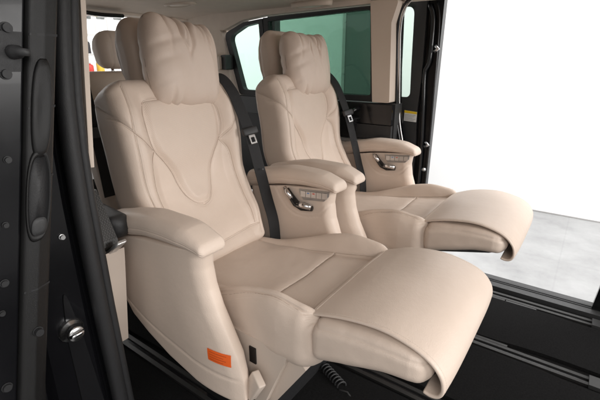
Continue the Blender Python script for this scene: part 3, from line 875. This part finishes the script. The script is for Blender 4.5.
# beige trim above, and pillars
sh_t = lambda c: (0, tumble(c[2]), 0)
prism('pillar_trim', rounded_poly([(-1.021, 0.819), (-0.918, 0.819), (-0.924, 1.220), (-0.885, 1.330), (-1.042, 1.330)], [.003, .01, .03, .02, .003]), 1, YW-.024, YW+.10, M_PILLAR, van, bevel=.008, seg=3, shear=sh_t)
prism('roof_side_trim', [(-2.632, 1.237), (-2.145, 1.237), (-1.960, 1.290), (-1.790, 1.306), (-1.044, 1.319), (-1.044, 1.444), (-2.632, 1.444)], 1, YW-.016, YW+.05, M_HEAD, van, bevel=.004, shear=sh_t)
prism('rear_pillar_trim', [(-2.800, 0.548), (-2.229, 0.548), (-2.078, 0.812), (-2.162, 1.220), (-2.296, 1.332), (-2.800, 1.332)], 1, YW-.05, YW+.06, M_HEAD, van, bevel=.02, seg=3)
bx = prism('belt_guide', rounded_poly([(-2.240, 0.980), (-2.128, 0.980), (-2.128, 1.069), (-2.240, 1.080)], .015), 1, YW-.12, YW-.045, M_PILLAR, van, bevel=.01, seg=3)
prism('guide_slot', rounded_poly([(-2.134, 0.985), (-2.089, 0.980), (-2.089, 1.080), (-2.134, 1.075)], .01), 1, YW-.10, YW-.03, M_BLACKPLAS, bx, bevel=.006)
# lower side panel: black with a grip recess and tray, a silver strip, beige below
prism('side_panel', [(-2.576, 0.123), (-0.890, 0.123), (-0.890, 0.812), (-2.576, 0.812)], 1, YW-.004, YW+.09, M_BLACKPLAS, van, bevel=.006)
prism('upper_side_panel', [(-2.184, 0.700), (-0.896, 0.700), (-0.896, 0.808), (-2.184, 0.808)], 1, YW-.034, YW-.006, M_GLOSSBLK, van, bevel=.008, seg=3)
pr = prism('side_tray', [(-1.624, 0.616), (-0.896, 0.610), (-0.896, 0.694), (-1.624, 0.694)], 1, YW-.028, YW-.0065, M_BLACKPLAS, van, bevel=.004)
prism('silver_strip', [(-1.624, 0.593), (-0.896, 0.586), (-0.896, 0.604), (-1.624, 0.610)], 1, YW-.05, YW-.007, M_SILVER, van, bevel=.004)
prism('lower_side_panel', [(-1.624, 0.123), (-0.896, 0.123), (-0.896, 0.582), (-1.624, 0.588)], 1, YW-.04, YW-.007, M_SHELL, van, bevel=.008)
g = tube('grab_handle', [(-1.310, YW-.04, 0.761), (-1.277, YW-.075, 0.744), (-1.187, YW-.08, 0.750), (-1.120, YW-.07, 0.767), (-1.098, YW-.035, 0.784)], [.012, .013, .013, .012, .011], M_GLOSSBLK, van, 14)
prism('grip_cup', rounded_poly([(-1.288, 0.616), (-1.120, 0.616), (-1.103, 0.733), (-1.305, 0.733)], .02), 1, YW-.075, YW-.03, M_GLOSSBLK, g, bevel=.012, seg=3)

# body seal round the far door opening (gloss black, its bright reflection added as a silver line)
def seal_path(y):
    return [(-0.855, y, 0.212), (-0.855, y, 0.459), (-0.866, y, 0.571), (-0.898, y, 0.705), (-0.911, y, 0.828), (-0.919, y-.02, 1.052), (-0.918, y-.04, 1.200), (-0.896, y-.055, 1.290), (-0.835, y-.06, 1.338), (-0.672, y-.06, 1.360), (0.336, y-.06, 1.372)]
tube('door_seal_and_glint', smooth_path(seal_path(YW+.055), 90), .007, M_GLOSSBLK, van, 12)
tube('door_seal_and_glint', smooth_path([(x+.012, y+.012, z) for x, y, z in seal_path(YW+.055)], 90), .0045, M_SILVER, van, 12)  # thin silver tube imitating the reflection along the seal
box('roof_rail', (-.87, 2.14, 1.372), (1.0, 2.30, 1.46), M_PAINT, van, .01)
# body jamb that the far seal sits on
prism('door_jamb', [(-0.99, -0.35), (-0.823, -0.35), (-0.823, 0.46), (-0.90, 0.772), (-0.912, 1.0), (-.912, 1.310), (-0.99, 1.310)], 1, YW+.092, YW+.115, M_PAINT, van, bevel=.004, shear=sh_t)

# ---- far sliding door, pushed back outside the wall; we see its leading end and window
def far_door():
    y0 = 2.302
    d = rounded_poly([(-1.94, -0.258), (-0.739, -0.258), (-0.739, 1.415), (-1.94, 1.395)], [.04, .04, .05, .05])
    hole = rounded_poly([(-1.87, 0.838), (-0.866, 0.831), (-0.884, 1.325), (-1.87, 1.318)], [.03, .03, .045, .03])
    o = wall_with_hole('sliding_door', d, hole, y0, y0+.05, M_PAINT, van)
    pane('door_pane', grow(hole, .008), y0+.02, M_GLASS_D, o)
    # inner trim with its raised edge
    lip = rounded_poly([(-1.92, -0.180), (-0.812, -0.180), (-0.812, 0.548), (-0.823, 0.750), (-0.815, 0.940), (-0.823, 1.375), (-1.92, 1.36)], [.03, .03, .05, .03, .03, .04, .03])
    hole2 = rounded_poly([(-1.86, 0.849), (-1.680, 0.849), (-1.344, 0.845), (-0.872, 0.840), (-0.879, 0.996), (-0.889, 1.317), (-1.86, 1.310)], [.03, .01, .01, .03, .01, .045, .03])
    wall_with_hole('door_trim', lip, hole2, y0-.022, y0-.002, M_BLACKPLAS, o)
    # end seal and runner with shiny edges
    tube('end_seal', smooth_path([(-0.784, y0-.012, -0.124), (-0.777, y0-.012, 0.436), (-0.791, y0-.014, 0.772), (-0.802, y0-.016, 0.974), (-0.782, y0-.014, 1.041), (-0.784, y0-.015, 1.243), (-0.812, y0-.016, 1.321)], 70), .012, M_GLOSSBLK, o, 12)
    tube('edge_bead', smooth_path([(-0.748, y0-.004, -0.124), (-0.739, y0-.004, 0.436), (-0.744, y0-.004, 0.884), (-0.753, y0-.004, 1.220), (-0.773, y0-.004, 1.332)], 60),   .006, M_GLOSSBLK, o, 10)
    for z in (1.098, 0.582):
        tube('door_latch', [(-.756, y0-.03, z-.013), (-.734, y0-.034, z), (-.753, y0-.03, z+.013)], .009, M_METAL, o, 10)
    tube('door_stop', [(-0.745, y0-.03, 0.436), (-0.745, y0-.045, 0.436)], [.012, .009], M_METAL, o, 14)
    # notice: yellow heading over small print
    s = prism('warning_notice', [(-0.896, 0.707), (-0.821, 0.703), (-0.821, 0.761), (-0.896, 0.767)], 1, y0-.0245, y0-.0225, M_PAPER, o, 0)
    prism('yellow_heading', [(-0.896, 0.753), (-0.821, 0.748), (-0.821, 0.761), (-0.896, 0.767)], 1, y0-.0255, y0-.0247, M_YELLOW, s, 0)
    bm = bmesh.new()
    for k in range(5):
        z = .7445-.0073*k
        add_prism(bm, [(-.892, z), (-.827-.009*(k % 3), z-.004), (-.827-.009*(k % 3), z-.0060), (-.892, z-.0020)], 1, y0-.0252, y0-.0247)
    from_bm('small_print', bm, M_PRINT, s, False, 0)
    return o
far_door()

# ---- near side: rear pillar with weather seal, trim and the opened sliding door
def near_lean(z): return float(np.interp(z, [-.3, .1, .45, .73, .85, .95, 1.04, 1.15, 1.4], [-.002, -.008, -.016, -.018, -.015, -.008, .003, .021, .06]))
def near_pillar():
    zz = np.linspace(-.35, 1.42, 70)
    # closed plan outline of the jamb (x,y): front face steps from outer skin to inner edge
    pl = [(-1.02, .20), (-.955, .205), (-.935, .225), (-.930, .285), (-.915, .300), (-.915, .385), (-.925, .395), (-.925, .452), (-1.05, .452), (-1.05, .30)]
    rings = []
    P = np.array(pl)
    for z in zz:
        out = -.10*sstep(.9, .2, 0*z+z) if False else 0
        q = P.copy(); q[:, 1] += near_lean(z) - .05*np.clip((.72-z)/.7, 0, 1)*np.clip((.40-P[:, 1])/.2, 0, 1)
        q[:, 0] -= .02*np.clip(z-.9, 0, 1)
        rings.append(np.column_stack([q, np.full(len(q), z)]))
    me = mesh_rings('body_pillar', rings)
    o = put('body_pillar', me, M_PAINT, van, False)
    bm = bmesh.new(); bm.from_mesh(me)
    return o
np_o = near_pillar()
def lean_path(x, y, zs): return [(x-.02*max(0, z-.9), y+near_lean(z), z) for z in zs]
ZS = np.linspace(-.3, 1.38, 60)
tube('weather_seal', lean_path(-.905, .418, ZS), .019, M_RUBBER, van, 14)
tube('weather_seal', lean_path(-.908, .443, ZS), .012, M_RUBBER, van, 12)
prism('seal_flange', [(-.93, .385), (-.912, .385), (-.912, .40), (-.93, .40)], 2, -.3, 1.38, M_DOORTRIM, van, bevel=.003, shear=lambda c: (-.02*max(0, c[2]-.9), near_lean(c[2]), 0))
# beige inner edge of pillar trim, upper part
prism('pillar_trim', [(-1.08, .462), (-.918, .458), (-.916, .468), (-1.08, .50)], 2, .80, 1.40, M_PILLAR, van, bevel=.003, shear=lambda c: (-.02*max(0, c[2]-.9), near_lean(c[2]), 0))
# striker and bolts on the jamb
def striker():
    c = Vector((-.915, .330, .425))
    rings = []
    for dx, r in ((-.004, .028), (.004, .029), (.008, .027), (.012, .021), (.020, .019), (.026, .020), (.030, .016), (.031, .008)):
        rings.append([(c.x+dx, c.y+r*math.cos(t), c.z+r*math.sin(t)) for t in [2*PI*k/28 for k in range(28)]])
    o = put('door_striker', mesh_rings('door_striker', rings), M_METAL, van)
    tube('striker_loop', smooth_path([(c.x+.020, c.y-.012, c.z-.004), (c.x+.034, c.y-.012, c.z+.002), (c.x+.035, c.y+.010, c.z+.004), (c.x+.020, c.y+.012, c.z-.002)], 24), .005, M_CHROME, o, 10)
striker()
def bolt(c, r, mat, par, h=.006, n=6):
    r *= .75
    rings = []
    for dx, k in ((0, 1.25), (.0015, 1.25), (.0016, 1.0), (h, .95), (h, .0001)):
        m = 24 if k > 1.1 else n
        rings.append([(c[0]+dx, c[1]+r*k*math.cos(2*PI*i/24), c[2]+r*k*math.sin(2*PI*i/24)) for i in range(24)])
    return put('bolt', mesh_rings('bolt', rings), mat, par, False)
bolt((-.914, .352, .660), .007, M_METAL, van, .008)
prism('latch_plate', rounded_poly([(.320, .18), (.372, .16), (.352, .40), (.330, .56), (.318, .40)], .008), 0, -.916, -.911, M_GLOSSBLK, van, bevel=.002)

# rear side trim behind the pillar: woven cap, silver line, beige panel, dark cup holder
rt = prism('rear_side_trim', [(-1.75, .18), (-1.045, .215), (-.992, .50), (-.985, .545), (-1.06, .50), (-1.75, .50)], 1, .47, .53, M_SHELL, van, bevel=.006, seg=2)
prism('woven_cap', [(-1.10, .700), (-1.062, .700), (-.995, .575), (-.99, .560), (-1.09, .505), (-1.12, .52)], 1, .472, .520, M_WEAVE, van, bevel=.004)
R, a_, b_, u_ = sweep([(-1.075, .497, .482), (-1.05, .497, .499), (-1.0, .497, .536), (-.958, .500, .570), (-.948, .508, .582)], (0, 1, 0), None, .013, .0055, .004, 40, r0=.003, r1=.004, ds=.004)
put('silver_trim', mesh_rings('silver_trim', R), M_SILVER, van)
R, a_, b_, u_ = sweep([(-1.45, .565, .575), (-1.2, .560, .58), (-1.02, .555, .585)], (0, 1, 0), (0, 0, 1), lerp([0, .6, 1], [.05, .045, .03]), .035, .02, 90, r0=.01, r1=.03, ds=.01)
put('cup_holder', mesh_rings('cup_holder', R), M_BLACKPLAS, van)
# shading wall of the near rear quarter, so the tail of the cabin is enclosed
box('rear_quarter', (-2.6, .28, -.3), (-1.06, .44, .86), M_PAINT, van, .01)
box('rear_quarter_top', (-2.6, .34, 1.20), (-1.06, .50, 1.40), M_PAINT, van, .01)

# opened near sliding door: leading end with bolts and padded trim with grip
def near_door():
    def lean(z): return float(np.interp(z, [-.2, .4, .8, 1.15, 1.4], [-.17, -.095, -.006, .070, .115]))
    def slab(name, pl, mat, par, z0, z1, bev=0., n=50):
        zz = np.linspace(z0, z1, n)
        rings = [[(p[0], p[1]+lean(z), z) for p in pl] for z in zz]
        return put(name, mesh_rings(name, rings), mat, par, False)
    o = slab('sliding_door', rounded_poly([(-1.9, .10), (-.83, .10), (-.812, .205), (-.800, .212), (-.800, .262), (-.815, .266), (-.83, .30), (-1.9, .30)], [.02, .02, .006, .004, .004, .004, .01, .02], 3), M_PAINT, van, -.35, 1.36)
    tr = slab('door_trim', rounded_poly([(-1.5, .262), (-.808, .262), (-.792, .268), (-.788, .290), (-.800, .318), (-1.5, .322)], [.01, .008, .01, .01, .02, .02], 4), M_DOORTRIM, o, .10, 1.36)
    # horizontal joints in the trim
    for z in (1.075, .955, .832, .625):
        slab('trim_joint', [(-.81, .2650), (-.7925, .2680), (-.7876, .2895), (-.7985, .3150), (-.83, .316)], M_RUBBER, tr, z-.002, z+.002, n=3)
    # grip: raised oval and below it a flat black oval painting the pocket's shade
    def oval(cy, cz, ry, rz, x, prof, name, mat, par):
        rings = []
        for s, dx in prof:
            rr = []
            for k in range(40):
                t = 2*PI*k/40
                yy = cy+ry*s*math.copysign(abs(math.cos(t))**.7, math.cos(t)); zz_ = cz+rz*s*math.copysign(abs(math.sin(t))**.8, math.sin(t))
                rr.append((x+dx, yy+lean(zz_), zz_))
            rings.append(rr)
        return put(name, mesh_rings(name, rings), mat, par)
    oval(.288, .952, .016, .082, -.7885, ((1.05, -.002), (1.0, .003), (.85, .006), (.5, .005), (.001, .003)), 'grip_pad', M_DOORTRIM, tr)
    oval(.286, .800, .019, .076, -.7885, ((1.1, -.001), (1.06, .004), (.98, .004), (.93, -.000)), 'grip_rim', M_DOORTRIM, tr)
    oval(.286, .800, .0177, .071, -.7895, ((1.0, -.001), (1.0, .0025)), 'pocket_shade', M_RUBBER, tr)
    oval(.288, .745, .014, .018, -.7870, ((1.0, -.001), (.9, .003), (.5, .004), (.001, .004)), 'grip_floor', M_BLACKPLAS, tr)
    for (y, z, r, mt, h) in ((.236, 1.083, .010, M_BLACKPLAS, .008), (.236, 1.012, .010, M_BLACKPLAS, .008), (.240, .872, .007, M_BLACKPLAS, .006), (.238, .760, .006, M_BLACKPLAS, .006), (.238, .655, .008, M_BLACKPLAS, .005), (.235, .60, .006, M_BLACKPLAS, .005), (.292, .540, .010, M_BLACKPLAS, .010), (.245, .45, .010, M_BLACKPLAS, .006)):
        xx = -.7995 if y < .26 else -.7885
        bolt((xx, y+lean(z), z), r, M_RUBBER, o, h)
    pin = tube('guide_pin', [(-.800, .245+lean(1.046), 1.046), (-.782, .247+lean(1.046), 1.046), (-.774, .247+lean(1.046), 1.046), (-.750, .249+lean(1.045), 1.045)], [.012, .011, .007, .0055], M_BLACKPLAS, o, 16)
    prism('pin_plate', [(.222, 1.015), (.258, 1.015), (.258, 1.078), (.222, 1.078)], 0, -.803, -.7965, M_RUBBER, o, bevel=.002, shear=lambda c: (0, lean(c[2]), 0))
    # bright folded edge on the outer lip
    tube('door_edge', [(-.812, .205+lean(z), z) for z in np.linspace(-.3, 1.34, 50)], .0065, M_PAINT, o, 10)
    return o
near_door()

# high stop lamp at the tail and the tail opening frame
box('tail_header', (-2.62, .40, 1.312), (-2.50, 2.15, 1.44), M_HEAD, van, .01)
R, a_, b_, u_ = sweep([(-2.46, 1.30, 1.298), (-2.46, 1.40, 1.294), (-2.46, 1.54, 1.298)], (1, 0, 0), (0, 0, 1), .03, .011, .009, 60, r0=.01, r1=.01, ds=.006)
put('tail_lamp', mesh_rings('tail_lamp', R), M_GLOSSBLK, van)
box('tail_floor', (-2.75, .35, -.30), (-2.6, 1.95, .30), M_BLACKPLAS, van, .01)

# ------------------------------------------------------------------ coiled cable on the carpet
def coil():
    p0, p1 = Vector((-.665, 1.085, FZ+.024)), Vector((-.555, 1.04, FZ+.02))
    pts = []
    d = (p1-p0); a = d.cross(Vector((0, 0, 1))).normalized(); L_ = 8
    pts += [tuple(p0-d*.5+Vector((0, 0, -.014))), tuple(p0-d*.2)]
    for k in range(L_*16+1):
        t = 2*PI*k/16; r = .017
        pts.append(tuple(p0+d*(k/(L_*16))+a*math.cos(t)*r+Vector((0, 0, 1))*(math.sin(t)*r)))
    pts += [tuple(p1+d*.2), tuple(p1+d*.7+Vector((0, 0, -.014)))]
    o = tube('coiled_cable', pts, .0032, M_BLACKPLAS, None, 8)
    tag(o, 'black coiled spiral cable lying on the carpet under the nearest seat', 'cable')
coil()

# ------------------------------------------------------------------ the studio outside
def ground():
    bm = bmesh.new()
    vs = [bm.verts.new(p) for p in ((-9, -6, -.5), (8, -6, -.5), (8, 8, -.5), (-9, 8, -.5))]; bm.faces.new(vs)
    o = from_bm('studio_floor', bm, M_CONC, None); tag(o, kind='structure')
ground()
w = box('studio_wall', (-9, 4.80, -.5), (8, 5.0, 4.2), M_WALL, None, .0)
tag(w, 'blank white studio wall beyond the far open door', 'wall')
box('baseboard', (-1.35, 4.790, -.499), (8, 4.798, -.486), M_SILVER, w, 0)
w2 = box('studio_wall', (-6.2, -6, -.5), (-6.0, 4.79, 4.2), M_WALL, None, 0)
tag(w2, 'white end wall with shelves, seen through the tail of the van', 'wall')
# made-up dark panel, added to darken the right end of the privacy glass
pn = empty('added_dark_panel', (-2.05, 4.3, -.5))
prism('dark_panel', [(-.40, .03), (0, .03), (0, 2.6), (-.40, 2.6)], 1, -.02, .02, M_STEEL_GREY, pn, bevel=.01)
prism('panel_edge', [(-.44, 0), (-.401, 0), (-.401, 2.62), (-.44, 2.62)], 1, -.03, .03, M_SILVER, pn, bevel=.006)
prism('panel_foot', [(-.45, 0), (.02, 0), (.02, .028), (-.45, .028)], 1, -.18, .18, M_STEEL_GREY, pn, bevel=.006)
tag(pn, 'added dark grey panel outside, darkening the right end of the green window', 'added panel')

# shelf unit with coloured goods behind the tail
sh = empty('storage_shelf', (-5.6, 2.98, -.5))
ZB = (.5, .95, 1.35, 1.62, 1.86)
for z in ZB: box('shelf_board', (-.16, -.20, z), (.16, .20, z+.02), M_SILVER, sh, .003)
for sx in (-.15, .15):
    for sy in (-.19, .19): box('upright', (sx-.010, sy-.010, 0), (sx+.010, sy+.010, 2.1), M_SILVER, sh, .002)
tag(sh, 'narrow metal storage shelf seen through the tail opening', 'shelf')
GOODS = [('orange', (.75, .22, .03)), ('dark brown', (.07, .04, .03)), ('red', (.55, .05, .04)), ('yellow', (.70, .48, .06)), ('black', (.02, .02, .025)), ('tan', (.42, .26, .14))]
for i, (cn, cc) in enumerate(GOODS):
    zb = ZB[1+i//2]+.0205; y = -.08+.15*(i % 2); hgt = .20-.02*(i % 3)
    bm = bmesh.new(); rad = .05
    rows = [(.90, 0), (1, .01), (1, .70), (.85, .80), (.42, .86), (.42, .90)]
    rings = [[(math.cos(2*PI*k/20)*rad*r, math.sin(2*PI*k/20)*rad*r, hgt*h_) for k in range(20)] for r, h_ in rows]
    bm.free()
    o = put('paint_bottle', mesh_rings('paint_bottle', rings), surf(cn+' bottle', cc, .45))
    o.location = (-5.6+.05, 2.98+y, -.5+zb)
    cp = put('cap', mesh_rings('cap', [[(math.cos(2*PI*k/16)*.024*r, math.sin(2*PI*k/16)*.024*r, hgt*h_) for k in range(16)] for r, h_ in ((1, .9), (1, .99), (.9, 1.0))]), M_PAPER, o)
    tag(o, cn+' bottle on the storage shelf behind the van', 'bottle', 'bottles on the storage shelf')
for i, (y, tx) in enumerate(((3.20, 'left hand'), (3.40, 'middle'), (3.66, 'right hand'))):
    o = empty('wall_bracket', (-5.995, y, 1.66+.01*i))
    box('back_plate', (0, -.06, -.05), (.015, .06, .05), M_STEEL_GREY, o, .004)
    prism('bracket_arm', [(.015, -.03), (.18, .02), (.18, .04), (.015, .03)], 1, -.012, .012, M_SILVER, o, bevel=.003)
    tag(o, 'small grey metal bracket on the end wall, '+tx+' one of three', 'bracket', 'brackets on the end wall')

# ------------------------------------------------------------------ camera
F = 400.; HOR = 62.3; VX = -285.
pitch = math.atan((200-HOR)/F); yaw = math.atan((300-VX)/(F/math.cos(pitch)))
h = Vector((-math.cos(yaw), math.sin(yaw), 0)); Rv = Vector((math.sin(yaw), math.cos(yaw), 0))
fw = h*math.cos(pitch)-Vector((0, 0, 1))*math.sin(pitch); up = Rv.cross(fw)
cam = bpy.data.cameras.new('camera'); co = bpy.data.objects.new('camera', cam); COL.objects.link(co)
mw = Matrix((Rv, up, -fw)).transposed().to_4x4(); mw.translation = (0, 0, 1.03); co.matrix_world = mw
cam.sensor_width = 36; cam.lens = 24; cam.clip_start = .02; cam.clip_end = 100
S.camera = co
cam.dof.use_dof = False

# ------------------------------------------------------------------ light: soft studio lamps
def area(name, loc, target, sx, sy, power, col=(1, 1, 1)):
    l = bpy.data.lights.new(name, 'AREA'); l.shape = 'RECTANGLE'; l.size = sx; l.size_y = sy; l.energy = power; l.color = col
    o = bpy.data.objects.new(name, l); COL.objects.link(o); o.location = loc
    o.rotation_euler = (Vector(target)-Vector(loc)).to_track_quat('-Z', 'Y').to_euler()
    return o
area('softbox', (1.5, -1.3, 2.1), (-.6, 1.1, .6), 1.8, 1.6, 42, (1, .975, .95))
area('front_lamp', (3.4, 1.5, 1.7), (-.6, 1.3, .95), 2.2, 1.8, 155, (1, .98, .96))
area('wall_lamp', (.3, 3.3, 3.6), (-.2, 4.2, 0), 5., 1.5, 240, (1, 1, 1))
area('tail_wall_lamp', (-4.4, 2.2, 3.2), (-5.8, 2.6, .6), 2.5, 2., 150, (1, .99, .97))
W = bpy.data.worlds.new('World'); S.world = W; W.use_nodes = True
W.node_tree.nodes['Background'].inputs[0].default_value = (1, .98, .96, 1)
W.node_tree.nodes['Background'].inputs[1].default_value = .61
S.view_settings.view_transform = 'Standard'; S.view_settings.look = 'None'; S.view_settings.exposure = 0; S.view_settings.gamma = 1
S.render.engine = 'CYCLES'
